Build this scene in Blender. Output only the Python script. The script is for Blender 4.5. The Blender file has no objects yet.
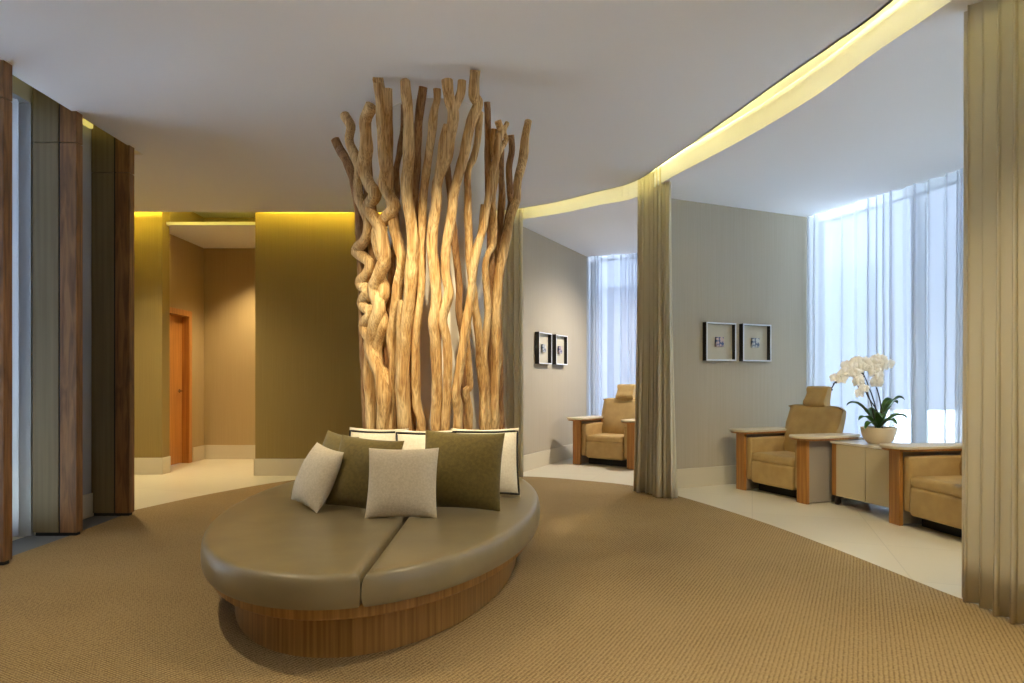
import bpy, bmesh, math, random
from mathutils import Vector, Matrix, noise as mnoise
from mathutils.geometry import tessellate_polygon

scene = bpy.context.scene
COL = scene.collection
F, HOR, CAMH = 660.0, 379.0, 1.2          # focal length (px of a 1024 wide frame), horizon row, eye height

# ------------------------------------------------------------------ camera
cam_d = bpy.data.cameras.new('camera')
cam_d.sensor_width = 36.0
cam_d.lens = 36.0 * F / 1024.0
cam_d.shift_y = (HOR - 341.5) / 1024.0
cam_d.clip_start = 0.05
cam = bpy.data.objects.new('camera', cam_d)
COL.objects.link(cam)
cam.location = (0, 0, CAMH)
cam.rotation_euler = (math.pi / 2, 0, 0)
scene.camera = cam

# ------------------------------------------------------------------ exposure, world
scene.view_settings.view_transform = 'Standard'
scene.view_settings.look = 'None'
scene.view_settings.gamma = 1.0
scene.view_settings.use_curve_mapping = False
scene.view_settings.exposure = 0.62
scene.cycles.use_denoising = True
scene.cycles.transparent_max_bounces = 24
scene.cycles.max_bounces = 10
scene.cycles.diffuse_bounces = 6
scene.cycles.sample_clamp_indirect = 6.0
scene.cycles.caustics_reflective = False
scene.cycles.caustics_refractive = False

SKY = 1.0
world = bpy.data.worlds.new('sky')
scene.world = world
world.use_nodes = True
wn = world.node_tree.nodes
wn['Background'].inputs[0].default_value = (0.60, 0.74, 1.0, 1)
wn['Background'].inputs[1].default_value = SKY

def lamp(name, kind, loc, energy, color, target=None, **kw):
    d = bpy.data.lights.new(name, kind)
    d.energy = energy
    d.color = color
    for k, v in kw.items():
        setattr(d, k, v)
    o = bpy.data.objects.new(name, d)
    COL.objects.link(o)
    o.location = loc
    if target is not None:
        o.rotation_euler = (Vector(target) - Vector(loc)).to_track_quat('-Z', 'Y').to_euler()
    return o

# sun high over the roof: the facade is in shade, the paving outside bounces light up to the ceilings
lamp('sun', 'SUN', (0, 0, 20), 33.0, (0.66, 0.82, 1.0), (6, 2, 0), angle=math.radians(0.6))
WARM = (1.0, 0.855, 0.565)
# recessed ceiling spots (ceiling just ahead of and behind the camera), plus added fills
lamp('spot_column_a', 'SPOT', (-1.25, 3.0, 3.2), 175, WARM, (-0.72, 4.75, 1.15), spot_size=math.radians(46), spot_blend=0.8, shadow_soft_size=0.04)
lamp('spot_column_b', 'SPOT', (0.05, 3.0, 3.2), 175, WARM, (-0.5, 4.75, 1.15), spot_size=math.radians(46), spot_blend=0.8, shadow_soft_size=0.04)
for k, (x, y, e) in enumerate([(1.35, 2.6, 150), (1.2, 0.4, 150), (-1.4, 0.6, 55), (-2.3, 3.0, 110), (-2.3, -1.2, 60), (1.0, -1.4, 120)]):
    lamp('downlight_%d' % k, 'SPOT', (x, y, 3.2), e, WARM, (x, y, 0), spot_size=math.radians(110), spot_blend=1.0, shadow_soft_size=0.06)
lamp('spot_alcove', 'SPOT', (3.0, 3.2, 3.1), 130, WARM, (3.1, 5.9, 0.2), spot_size=math.radians(75), spot_blend=0.9, shadow_soft_size=0.06)
lamp('spot_recliner', 'SPOT', (1.6, 3.1, 3.2), 150, WARM, (2.7, 6.7, 0.3), spot_size=math.radians(26), spot_blend=1.0, shadow_soft_size=0.06)
lamp('fill_corridor', 'SPOT', (-4.25, 7.0, 3.2), 170, WARM, (-4.0, 7.3, 0), spot_size=math.radians(115), spot_blend=1.0, shadow_soft_size=0.06)  # added lamp out of view, lifts the corridor floor and back-left ceiling
lamp('fill_far_alcove', 'SPOT', (2.3, 9.0, 3.1), 230, (1.0, 0.92, 0.84), (1.5, 9.2, 0.4), spot_size=math.radians(130), spot_blend=1.0, shadow_soft_size=0.06)  # added fill lamp, hidden behind the partition, brightens the far alcove
lamp('spot_hall', 'SPOT', (-3.65, 9.2, 3.1), 150, (1.0, 0.77, 0.45), (-3.7, 9.6, 0), spot_size=math.radians(100), spot_blend=0.9, shadow_soft_size=0.05)

# ------------------------------------------------------------------ helpers
def srgb(r, g, b):
    f = lambda c: c / 12.92 if c <= 0.04045 else ((c + 0.055) / 1.055) ** 2.4
    return (f(r / 255), f(g / 255), f(b / 255), 1)

def G(px, py, z=0.0):
    d = (CAMH - z) * F / (py - HOR)
    return ((px - 512) / F * d, d)

def new_mat(name):
    m = bpy.data.materials.new(name)
    m.use_nodes = True
    nt = m.node_tree
    return m, nt, nt.nodes['Principled BSDF']

def mat(name, col, rough=0.6, metal=0.0, col2=None, scale=(8, 8, 8), detail=4, bump=0.0, bump_scale=None, spec=None, sheen=0.0, lo=0.35, hi=0.65, dist=0.0):
    m, nt, p = new_mat(name)
    p.inputs['Base Color'].default_value = col
    p.inputs['Roughness'].default_value = rough
    p.inputs['Metallic'].default_value = metal
    if spec is not None:
        p.inputs['Specular IOR Level'].default_value = spec
    if sheen:
        p.inputs['Sheen Weight'].default_value = sheen
    tc = nt.nodes.new('ShaderNodeTexCoord')
    if col2 is not None:
        mp = nt.nodes.new('ShaderNodeMapping')
        mp.inputs['Scale'].default_value = scale
        nt.links.new(tc.outputs['Object'], mp.inputs['Vector'])
        nz = nt.nodes.new('ShaderNodeTexNoise')
        nz.inputs['Scale'].default_value = 1.0
        nz.inputs['Detail'].default_value = detail
        nz.inputs['Distortion'].default_value = dist
        nt.links.new(mp.outputs[0], nz.inputs['Vector'])
        r = nt.nodes.new('ShaderNodeValToRGB')
        r.color_ramp.elements[0].position = lo
        r.color_ramp.elements[1].position = hi
        r.color_ramp.elements[0].color = col
        r.color_ramp.elements[1].color = col2
        nt.links.new(nz.outputs[0], r.inputs[0])
        nt.links.new(r.outputs[0], p.inputs['Base Color'])
    if bump:
        mp2 = nt.nodes.new('ShaderNodeMapping')
        mp2.inputs['Scale'].default_value = bump_scale or scale
        nt.links.new(tc.outputs['Object'], mp2.inputs['Vector'])
        n2 = nt.nodes.new('ShaderNodeTexNoise')
        n2.inputs['Scale'].default_value = 1.0
        n2.inputs['Detail'].default_value = 3
        nt.links.new(mp2.outputs[0], n2.inputs['Vector'])
        b = nt.nodes.new('ShaderNodeBump')
        b.inputs['Strength'].default_value = bump
        b.inputs['Distance'].default_value = 0.01
        nt.links.new(n2.outputs[0], b.inputs['Height'])
        nt.links.new(b.outputs[0], p.inputs['Normal'])
    return m

def emit(name, col, strength):
    m = bpy.data.materials.new(name)
    m.use_nodes = True
    nt = m.node_tree
    nt.nodes.clear()
    e = nt.nodes.new('ShaderNodeEmission')
    e.inputs[0].default_value = col
    e.inputs[1].default_value = strength
    o = nt.nodes.new('ShaderNodeOutputMaterial')
    nt.links.new(e.outputs[0], o.inputs[0])
    return m

def sheer(name, col, transp, transl):
    """thin cloth: part see-through, part translucent, part diffuse"""
    m = bpy.data.materials.new(name)
    m.use_nodes = True
    nt = m.node_tree
    nt.nodes.clear()
    d = nt.nodes.new('ShaderNodeBsdfDiffuse'); d.inputs[0].default_value = col
    t = nt.nodes.new('ShaderNodeBsdfTranslucent'); t.inputs[0].default_value = col
    x = nt.nodes.new('ShaderNodeBsdfTransparent')
    m1 = nt.nodes.new('ShaderNodeMixShader'); m1.inputs[0].default_value = transl
    m2 = nt.nodes.new('ShaderNodeMixShader'); m2.inputs[0].default_value = transp
    nt.links.new(d.outputs[0], m1.inputs[1]); nt.links.new(t.outputs[0], m1.inputs[2])
    nt.links.new(m1.outputs[0], m2.inputs[1]); nt.links.new(x.outputs[0], m2.inputs[2])
    o = nt.nodes.new('ShaderNodeOutputMaterial')
    nt.links.new(m2.outputs[0], o.inputs[0])
    return m

def glass_mat(name, tint=(0.93, 0.96, 1, 1)):
    m = bpy.data.materials.new(name)
    m.use_nodes = True
    nt = m.node_tree
    nt.nodes.clear()
    g = nt.nodes.new('ShaderNodeBsdfGlossy'); g.inputs['Roughness'].default_value = 0.02
    x = nt.nodes.new('ShaderNodeBsdfTransparent'); x.inputs[0].default_value = tint
    fr = nt.nodes.new('ShaderNodeFresnel'); fr.inputs[0].default_value = 1.45
    mx = nt.nodes.new('ShaderNodeMixShader')
    nt.links.new(fr.outputs[0], mx.inputs[0])
    nt.links.new(x.outputs[0], mx.inputs[1]); nt.links.new(g.outputs[0], mx.inputs[2])
    o = nt.nodes.new('ShaderNodeOutputMaterial')
    nt.links.new(mx.outputs[0], o.inputs[0])
    return m

class MB:
    """collects vertices and faces of ONE mesh"""
    def __init__(s):
        s.v = []; s.f = []
    def add(s, vs, fs):
        b = len(s.v)
        s.v += [tuple(v) for v in vs]
        s.f += [tuple(i + b for i in f) for f in fs]
        return s
    def box(s, x0, x1, y0, y1, z0, z1):
        vs = [(x, y, z) for z in (z0, z1) for y in (y0, y1) for x in (x0, x1)]
        return s.add(vs, [(0, 2, 3, 1), (4, 5, 7, 6), (0, 1, 5, 4), (2, 6, 7, 3), (0, 4, 6, 2), (1, 3, 7, 5)])
    def prism(s, poly, z0, z1):
        n = len(poly)
        vs = [(x, y, z0) for x, y in poly] + [(x, y, z1) for x, y in poly]
        fs = [tuple(range(n))[::-1], tuple(range(n, 2 * n))]
        fs += [(i, (i + 1) % n, (i + 1) % n + n, i + n) for i in range(n)]
        return s.add(vs, fs)
    def slab(s, p, q, t, z0, z1):
        """wall from p to q, thickness t to the LEFT of p->q"""
        dx, dy = q[0] - p[0], q[1] - p[1]
        L = math.hypot(dx, dy)
        nx, ny = -dy / L * t, dx / L * t
        poly = [p, q, (q[0] + nx, q[1] + ny), (p[0] + nx, p[1] + ny)]
        if t < 0:
            poly = poly[::-1]
        return s.prism(poly, z0, z1)
    def ribbon(s, line, z0, z1, t):
        """vertical band along a polyline, thickness t to its left"""
        n = len(line)
        off = []
        for i in range(n):
            a = Vector(line[max(i - 1, 0)]); b = Vector(line[min(i + 1, n - 1)])
            d = (b - a).normalized()
            off.append((line[i][0] - d.y * t, line[i][1] + d.x * t))
        vs = []
        for i in range(n):
            vs += [(*line[i], z0), (*line[i], z1), (*off[i], z1), (*off[i], z0)]
        fs = []
        for i in range(n - 1):
            a, b = 4 * i, 4 * i + 4
            for k in range(4):
                k2 = (k + 1) % 4
                fs.append((a + k, b + k, b + k2, a + k2))
        fs += [(3, 2, 1, 0), tuple(4 * (n - 1) + k for k in range(4))]
        return s.add(vs, fs)
    def tube(s, pts, rad, n=10, cap=True, wob=0.0, seed=0):
        pts = [Vector(p) for p in pts]
        if not hasattr(rad, '__len__'):
            rad = [rad] * len(pts)
        vs, fs = [], []
        up = None
        for i, p in enumerate(pts):
            d = (pts[min(i + 1, len(pts) - 1)] - pts[max(i - 1, 0)])
            d = d.normalized() if d.length > 1e-9 else Vector((0, 0, 1))
            if up is None:
                up = d.orthogonal().normalized()
            up = (up - d * up.dot(d)).normalized()
            w = d.cross(up)
            for k in range(n):
                a = 2 * math.pi * k / n
                r = rad[i]
                if wob:
                    r *= 1 + wob * mnoise.noise((p.x * 9 + math.cos(a) * 1.1 + seed, p.z * 7, math.sin(a) * 1.1 + seed * .3))
                vs.append(p + (up * math.cos(a) + w * math.sin(a)) * r)
        for i in range(len(pts) - 1):
            for k in range(n):
                k2 = (k + 1) % n
                fs.append((i * n + k, i * n + k2, (i + 1) * n + k2, (i + 1) * n + k))
        if cap:
            fs.append(tuple(range(n))[::-1])
            fs.append(tuple((len(pts) - 1) * n + k for k in range(n)))
        return s.add(vs, fs)
    def lathe(s, prof, n=32, c=(0, 0, 0)):
        vs, fs = [], []
        for r, z in prof:
            for k in range(n):
                a = 2 * math.pi * k / n
                vs.append((c[0] + r * math.cos(a), c[1] + r * math.sin(a), c[2] + z))
        for i in range(len(prof) - 1):
            for k in range(n):
                k2 = (k + 1) % n
                fs.append((i * n + k, i * n + k2, (i + 1) * n + k2, (i + 1) * n + k))
        fs.append(tuple(range(n))[::-1])
        fs.append(tuple((len(prof) - 1) * n + k for k in range(n)))
        return s.add(vs, fs)
    def build(s, name, m, parent=None, smooth=0, bevel=0.0, segs=3, loc=None, rot=None, subsurf=0, solid=0.0):
        me = bpy.data.meshes.new(name)
        me.from_pydata(s.v, [], s.f)
        bm = bmesh.new(); bm.from_mesh(me)
        bmesh.ops.recalc_face_normals(bm, faces=bm.faces)
        bm.to_mesh(me); bm.free()
        me.materials.append(m)
        if smooth:
            for p in me.polygons:
                p.use_smooth = True
            me.set_sharp_from_angle(angle=math.radians(smooth))
        o = bpy.data.objects.new(name, me)
        COL.objects.link(o)
        if parent is not None:
            o.parent = parent
        if loc: o.location = loc
        if rot: o.rotation_euler = rot
        if solid:
            md = o.modifiers.new('solid', 'SOLIDIFY'); md.thickness = solid; md.offset = 0
        if bevel:
            md = o.modifiers.new('bevel', 'BEVEL'); md.width = bevel; md.segments = segs
            md.limit_method = 'ANGLE'; md.angle_limit = math.radians(40)
            for p in me.polygons:
                p.use_smooth = True
            if not smooth:
                me.set_sharp_from_angle(angle=math.radians(180))
                wn_ = o.modifiers.new('wn', 'WEIGHTED_NORMAL'); wn_.keep_sharp = True
        if subsurf:
            md = o.modifiers.new('sub', 'SUBSURF'); md.levels = subsurf; md.render_levels = subsurf
        return o

def tag(o, label, cat, group=None):
    o['label'] = label; o['category'] = cat
    if group: o['group'] = group
    return o

def thing(name, label, cat, loc=(0, 0, 0), rz=0.0, group=None):
    o = bpy.data.objects.new(name, None)
    COL.objects.link(o)
    o.empty_display_size = 0.1
    o.location = loc; o.rotation_euler = (0, 0, rz)
    return tag(o, label, cat, group)

def struct(o):
    o['kind'] = 'structure'
    return o

def dup(root, label, loc, rz, group=None):
    r = root.copy(); COL.objects.link(r)
    r.location = loc; r.rotation_euler = (0, 0, rz)
    r['label'] = label
    if group: r['group'] = group
    for ch in list(root.children):
        c = ch.copy(); COL.objects.link(c); c.parent = r
        for g in ch.children:
            d = g.copy(); COL.objects.link(d); d.parent = c
    return r

def spline(pts, n=8, closed=False):
    """Catmull-Rom through the points (any dimension)"""
    P = [Vector(p) for p in pts]
    N = len(P); out = []
    rng = N if closed else N - 1
    for i in range(rng):
        if closed:
            a, b, c, d = P[i - 1], P[i], P[(i + 1) % N], P[(i + 2) % N]
        else:
            a, b, c, d = P[max(i - 1, 0)], P[i], P[i + 1], P[min(i + 2, N - 1)]
        for k in range(n):
            t = k / n
            out.append(0.5 * ((2 * b) + (c - a) * t + (2 * a - 5 * b + 4 * c - d) * t * t + (3 * b - a - 3 * c + d) * t ** 3))
    if not closed:
        out.append(P[-1])
    return [tuple(v) for v in out]

# ------------------------------------------------------------------ materials
M = {}
M['ceiling'] = mat('ceiling_paint', srgb(236, 235, 236), 0.9)
M['wallpaper'] = mat('tan_wallcovering', srgb(181, 170, 148), 0.85, col2=srgb(187, 176, 155), scale=(160, 160, 1.2), bump=0.12, bump_scale=(300, 300, 6))
M['amber_cast_wall'] = mat('amber_cast_wallcovering', srgb(146, 124, 70), 0.85, col2=srgb(152, 130, 76), scale=(160, 160, 1.2), bump=0.12, bump_scale=(300, 300, 6))  # amber cast of the cove light is put into this wall colour
M['hall_wall'] = mat('tan_hall_wallcovering', srgb(172, 150, 106), 0.85, col2=srgb(178, 157, 114), scale=(160, 160, 1.2), bump=0.12, bump_scale=(300, 300, 6))
M['baseboard'] = mat('cream_baseboard', srgb(212, 202, 178), 0.5)
M['wood_dark'] = mat('brown_timber', srgb(104, 70, 38), 0.5, col2=srgb(152, 108, 62), scale=(22, 22, 2.0), detail=6, dist=1.2)
M['fin_panel'] = mat('olive_brown_panel', srgb(112, 96, 64), 0.4, col2=srgb(124, 108, 74), scale=(40, 40, 0.8))
M['black'] = mat('black_joint', srgb(14, 13, 12), 0.6)
M['oak'] = mat('honey_oak', srgb(136, 93, 40), 0.42, col2=srgb(180, 134, 70), scale=(60, 60, 1.4), detail=5, lo=0.3, hi=0.7)
M['door_wood'] = mat('orange_door_veneer', srgb(176, 116, 54), 0.4, col2=srgb(198, 138, 70), scale=(40, 40, 1.2), detail=5)
M['arm_wood'] = mat('cherry_arm_veneer', srgb(150, 100, 46), 0.38, col2=srgb(180, 126, 64), scale=(40, 40, 1.6), detail=5)
M['arm_top'] = mat('pale_arm_laminate', srgb(214, 198, 168), 0.35)
M['taupe'] = mat('taupe_panel', srgb(150, 140, 128), 0.6)
M['leather_tan'] = mat('tan_leather', srgb(176, 146, 92), 0.5, col2=srgb(188, 158, 104), scale=(9, 9, 9), bump=0.12, bump_scale=(160, 160, 160))
M['leather_taupe'] = mat('taupe_leather', srgb(128, 115, 88), 0.31, col2=srgb(138, 124, 93), scale=(5, 5, 5), bump=0.08, bump_scale=(220, 220, 220))
def wood_mat(name, dark, mid, light):
    m, nt, p = new_mat(name)
    L = nt.links.new
    tc = nt.nodes.new('ShaderNodeTexCoord')
    def nz(scale, detail, dist):
        mp = nt.nodes.new('ShaderNodeMapping'); mp.inputs['Scale'].default_value = scale
        L(tc.outputs['Object'], mp.inputs['Vector'])
        n = nt.nodes.new('ShaderNodeTexNoise'); n.inputs['Scale'].default_value = 1.0
        n.inputs['Detail'].default_value = detail; n.inputs['Distortion'].default_value = dist
        L(mp.outputs[0], n.inputs['Vector'])
        return n
    a = nz((15, 15, 2.8), 7, 1.0)
    b = nz((110, 110, 3.0), 7, 0.2)
    ra = nt.nodes.new('ShaderNodeValToRGB')
    ra.color_ramp.elements[0].position = 0.36; ra.color_ramp.elements[1].position = 0.62
    ra.color_ramp.elements[0].color = mid; ra.color_ramp.elements[1].color = light
    L(a.outputs[0], ra.inputs[0])
    rb = nt.nodes.new('ShaderNodeValToRGB')
    rb.color_ramp.elements[0].position = 0.30; rb.color_ramp.elements[1].position = 0.58
    rb.color_ramp.elements[0].color = dark; rb.color_ramp.elements[1].color = (1, 1, 1, 1)
    L(b.outputs[0], rb.inputs[0])
    mx = nt.nodes.new('ShaderNodeMix'); mx.data_type = 'RGBA'; mx.blend_type = 'MULTIPLY'
    mx.inputs[0].default_value = 0.7
    L(ra.outputs[0], mx.inputs[6]); L(rb.outputs[0], mx.inputs[7])
    L(mx.outputs[2], p.inputs['Base Color'])
    p.inputs['Roughness'].default_value = 0.78
    ad = nt.nodes.new('ShaderNodeMath'); ad.operation = 'ADD'
    L(a.outputs[0], ad.inputs[0]); L(b.outputs[0], ad.inputs[1])
    bp = nt.nodes.new('ShaderNodeBump'); bp.inputs['Strength'].default_value = 0.9; bp.inputs['Distance'].default_value = 0.012
    L(ad.outputs[0], bp.inputs['Height']); L(bp.outputs[0], p.inputs['Normal'])
    return m
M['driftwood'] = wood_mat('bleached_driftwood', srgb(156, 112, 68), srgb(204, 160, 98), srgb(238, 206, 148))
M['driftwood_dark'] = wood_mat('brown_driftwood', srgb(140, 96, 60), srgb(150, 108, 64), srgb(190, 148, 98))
M['column'] = mat('column_paint', srgb(222, 212, 194), 0.8)
M['cream_cloth'] = mat('cream_linen', srgb(220, 205, 178), 0.9, col2=srgb(206, 190, 160), scale=(90, 90, 90), bump=0.3, bump_scale=(260, 260, 260), sheen=0.1)
M['white_cloth'] = mat('ivory_linen', srgb(222, 212, 190), 0.9, col2=srgb(212, 200, 176), scale=(80, 80, 80), bump=0.25, bump_scale=(240, 240, 240), sheen=0.1)
M['olive_cloth'] = mat('olive_velvet', srgb(92, 77, 26), 0.85, col2=srgb(106, 90, 36), scale=(50, 50, 50), bump=0.25, bump_scale=(240, 240, 240), sheen=0.2)
M['piping'] = mat('black_piping', srgb(28, 24, 20), 0.7)
M['drape'] = sheer('beige_drape_cloth', srgb(230, 222, 198), 0.0, 0.25)
M['sheer'] = sheer('white_sheer_cloth', srgb(234, 237, 243), 0.38, 0.6)
M['glass'] = glass_mat('window_glass')
M['alu'] = mat('grey_aluminium', srgb(84, 84, 92), 0.45)
M['chrome'] = mat('brushed_steel', srgb(200, 200, 200), 0.25, metal=1.0)
M['frame_black'] = mat('black_frame', srgb(20, 18, 18), 0.4)
M['frame_silver'] = mat('silver_rim', srgb(232, 234, 238), 0.35)
M['mount'] = mat('cream_mount', srgb(206, 198, 176), 0.8)
M['tile_blue'] = mat('mosaic_blue', srgb(70, 86, 128), 0.3, col2=srgb(205, 180, 170), scale=(24, 24, 24), detail=2, lo=0.42, hi=0.55)
M['tile_grey'] = mat('mosaic_grey', srgb(96, 108, 128), 0.3, col2=srgb(200, 200, 196), scale=(24, 24, 24), detail=2, lo=0.42, hi=0.55)
M['cabinet'] = mat('cream_cabinet_door', srgb(204, 188, 154), 0.45)
M['cab_top'] = mat('pale_cabinet_top', srgb(222, 216, 204), 0.25)
M['pot'] = mat('cream_ceramic', srgb(214, 194, 160), 0.4)
M['soil'] = mat('pebble_mulch', srgb(110, 108, 100), 0.9, col2=srgb(200, 198, 190), scale=(60, 60, 60))
M['leaf'] = mat('orchid_leaf', srgb(40, 74, 28), 0.4, col2=srgb(74, 112, 48), scale=(9, 9, 9))
M['stem'] = mat('orchid_stem', srgb(52, 44, 34), 0.6)
M['petal'] = sheer('orchid_petal', srgb(253, 250, 242), 0.0, 0.3)
M['rubber'] = mat('dark_castor', srgb(50, 34, 22), 0.5)
M['track'] = mat('grey_stone_strip', srgb(96, 98, 102), 0.5)
M['wall_grey'] = mat('pale_grey_panel', srgb(168, 170, 174), 0.3)
M['outside'] = mat('outside_render', srgb(104, 106, 116), 0.9)
M['ground'] = mat('outside_paving', srgb(222, 222, 222), 0.9)
LED = emit('led_strip_glow', (1.0, 0.90, 0.36, 1), 105.0)
LED_WALL = emit('led_strip_amber', (1.0, 0.82, 0.10, 1), 240.0)

def tile_mat():
    m, nt, p = new_mat('cream_stone_tile')
    tc = nt.nodes.new('ShaderNodeTexCoord')
    mp = nt.nodes.new('ShaderNodeMapping')
    mp.inputs['Rotation'].default_value = (0, 0, math.radians(20))
    br = nt.nodes.new('ShaderNodeTexBrick')
    br.offset = 0.0
    br.inputs['Scale'].default_value = 1.0
    br.inputs['Brick Width'].default_value = 0.9
    br.inputs['Row Height'].default_value = 0.9
    br.inputs['Mortar Size'].default_value = 0.004
    br.inputs['Color1'].default_value = srgb(222, 213, 188)
    br.inputs['Color2'].default_value = srgb(216, 206, 180)
    br.inputs['Mortar'].default_value = srgb(204, 195, 170)
    nt.links.new(tc.outputs['Object'], mp.inputs['Vector'])
    nt.links.new(mp.outputs[0], br.inputs['Vector'])
    nt.links.new(br.outputs['Color'], p.inputs['Base Color'])
    p.inputs['Roughness'].default_value = 0.32
    return m
M['tile'] = tile_mat()

def carpet_mat():
    m, nt, p = new_mat('woven_sisal_carpet')
    L = nt.links.new
    tc = nt.nodes.new('ShaderNodeTexCoord')
    def wave(rot, scale, dist):
        mp = nt.nodes.new('ShaderNodeMapping')
        mp.inputs['Rotation'].default_value = (0, 0, math.radians(rot))
        L(tc.outputs['Object'], mp.inputs['Vector'])
        w = nt.nodes.new('ShaderNodeTexWave')
        w.inputs['Scale'].default_value = scale
        w.inputs['Distortion'].default_value = dist
        w.inputs['Detail'].default_value = 2
        w.inputs['Detail Scale'].default_value = 3
        L(mp.outputs[0], w.inputs['Vector'])
        return w
    w1 = wave(28, 17, 1.2)
    w2 = wave(118, 26, 1.6)
    mul = nt.nodes.new('ShaderNodeMath'); mul.operation = 'MULTIPLY'
    L(w1.outputs['Fac'], mul.inputs[0]); L(w2.outputs['Fac'], mul.inputs[1])
    nz = nt.nodes.new('ShaderNodeTexNoise'); nz.inputs['Scale'].default_value = 90; nz.inputs['Detail'].default_value = 3
    L(tc.outputs['Object'], nz.inputs['Vector'])
    nb = nt.nodes.new('ShaderNodeTexNoise'); nb.inputs['Scale'].default_value = 1.6
    L(tc.outputs['Object'], nb.inputs['Vector'])
    ad = nt.nodes.new('ShaderNodeMath'); ad.operation = 'ADD'
    L(mul.outputs[0], ad.inputs[0]); L(nz.outputs[0], ad.inputs[1])
    ad2 = nt.nodes.new('ShaderNodeMath'); ad2.operation = 'MULTIPLY_ADD'; ad2.inputs[1].default_value = 0.25
    L(nb.outputs[0], ad2.inputs[0]); L(ad.outputs[0], ad2.inputs[2])
    r = nt.nodes.new('ShaderNodeValToRGB')
    r.color_ramp.elements[0].position = 0.45; r.color_ramp.elements[1].position = 1.25
    r.color_ramp.elements[0].color = srgb(114, 92, 60)
    r.color_ramp.elements[1].color = srgb(180, 154, 112)
    L(ad2.outputs[0], r.inputs[0])
    L(r.outputs[0], p.inputs['Base Color'])
    b = nt.nodes.new('ShaderNodeBump'); b.inputs['Strength'].default_value = 0.6; b.inputs['Distance'].default_value = 0.008
    L(ad.outputs[0], b.inputs['Height'])
    L(b.outputs[0], p.inputs['Normal'])
    p.inputs['Roughness'].default_value = 0.95
    p.inputs['Specular IOR Level'].default_value = 0.1
    return m
M['carpet'] = carpet_mat()

# ------------------------------------------------------------------ plan curves
CEIL, ALC, CTOP, ROOF = 3.23, 3.17, 3.37, 3.62
carpet_edge = [(-3.42, 6.02), (-3.10, 6.89), (-2.57, 7.78), (-1.9, 8.08), (-0.9, 8.13), (0.18, 8.06), (0.85, 7.74), (1.37, 7.33), (1.71, 6.66), (2.06, 5.58), (2.26, 4.66), (2.40, 3.75), (2.47, 3.3), (2.48, 2.2), (2.40, 0.6), (2.2, -2.4)]
fas_pts = [(952, 0), (879, 50), (809, 100), (740, 141), (672, 177), (635, 197.6), (597.7, 205.4), (558.6, 213.6), (521.5, 219)]
ce_pts = [(894, 0), (836, 43), (779.5, 82), (725, 121), (672.4, 157), (634.8, 181.6), (597.7, 191.7), (558.6, 201.5), (520.5, 208.3)]
fascia = [(2.42, -2.6), (2.46, 0.5), (2.43, 2.2)] + [G(x, y, ALC) for x, y in fas_pts] + [(-0.30, 8.19)]
ceil_edge = [(2.1, -2.6), (2.16, 0.5), (2.14, 2.2)] + [G(x, y, CEIL) for x, y in ce_pts] + [(-0.30, 8.02)]
fascia = spline(fascia, 6)
ceil_edge = spline(ceil_edge, 6)
facade = [(1.36, 10.95), (2.06, 10.62), (2.98, 9.75), (3.85, 8.35), (4.52, 6.28), (5.0, 4.3), (5.22, 2.0), (5.3, -0.4), (5.3, -2.6)]
facade_s = spline(facade, 6)

# ------------------------------------------------------------------ floor, carpet
fl = [(-6.2, -3.0), (5.6, -3.0)] + [(x + .25, y + .1) for x, y in facade[::-1]] + [(1.0, 11.3), (-6.2, 11.3)]
struct(MB().prism(fl, -0.2, 0.0).build('floor', M['tile']))
cp = [(-3.34, -2.6), (-3.36, 5.0)] + spline(carpet_edge, 6)
struct(MB().prism(cp, 0.0, 0.010).build('carpet', M['carpet']))
struct(MB().prism([(-3.68, -2.6), (-3.345, -2.6), (-3.365, 5.0), (-3.43, 6.02), (-3.68, 6.02)], 0.0, 0.008).build('trim_1', M['track']))

# ------------------------------------------------------------------ ceiling, cove, roof
cpoly = [(-3.30, -2.6)] + ceil_edge + [(-0.9, 8.05), (-6.0, 8.0), (-6.0, 6.0), (-3.34, 5.98)]
struct(MB().prism(cpoly, CEIL, CEIL + 0.045).build('ceiling', M['ceiling']))
# cove lid above the slot
lid = ceil_edge[:-1]
lid_in = [(x - 0.5, y - 0.35) for x, y in lid]
mb = MB()
n = len(lid_in)
fas_r = fascia[:len(lid)]
mb.prism(lid_in + fas_r[::-1], CTOP, CTOP + 0.05)
struct(mb.build('ceiling_cove', M['ceiling']))
struct(MB().ribbon(fascia, ALC, CTOP, -0.03).build('trim_2', M['ceiling']))
alc_poly = [(x + .015, y + .01) for x, y in fascia] + [(-0.1, 8.5), (0.9, 11.3), (1.4, 11.0)] + facade_s + [(2.5, -2.6)]
struct(MB().prism(alc_poly, ALC + 0.004, ALC + 0.05).build('ceiling_alcove', M['ceiling']))
roof = [(-4.9, 5.9), (-4.9, -3.0), (5.65, -3.0)] + [(x + .3, y + .15) for x, y in facade[::-1]] + [(1.0, 11.5), (-6.2, 11.5), (-6.2, 5.9)]
struct(MB().prism(roof, ROOF, ROOF + 0.1).build('ceiling_roof', M['ceiling']))

def led(line, z, w, name, m=LED):
    mb = MB()
    mb.ribbon(line, z, z + 0.012, w)
    return struct(mb.build(name, m))
lip = CEIL + 0.047
led([(x - 0.075, y - 0.05) for x, y in ceil_edge[:-4]], lip, 0.025, 'trim_3')
struct(MB().ribbon(ceil_edge, CEIL, lip + .022, 0.02).build('trim_6', M['ceiling']))
led([(-0.4, 7.95), (-3.18, 7.93)], lip, 0.06, 'trim_4', LED_WALL)
led([(-4.42, 7.92), (-6.0, 7.91)], lip, 0.06, 'trim_7', LED_WALL)
struct(MB().box(-3.66, -3.63, 5.35, 5.72, 3.37, 3.47).build('trim_5', emit('lit_cove_glow', (1.0, .82, .2, 1), 0.45)))  # glowing box stands in for the cove surface lit yellow

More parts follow.
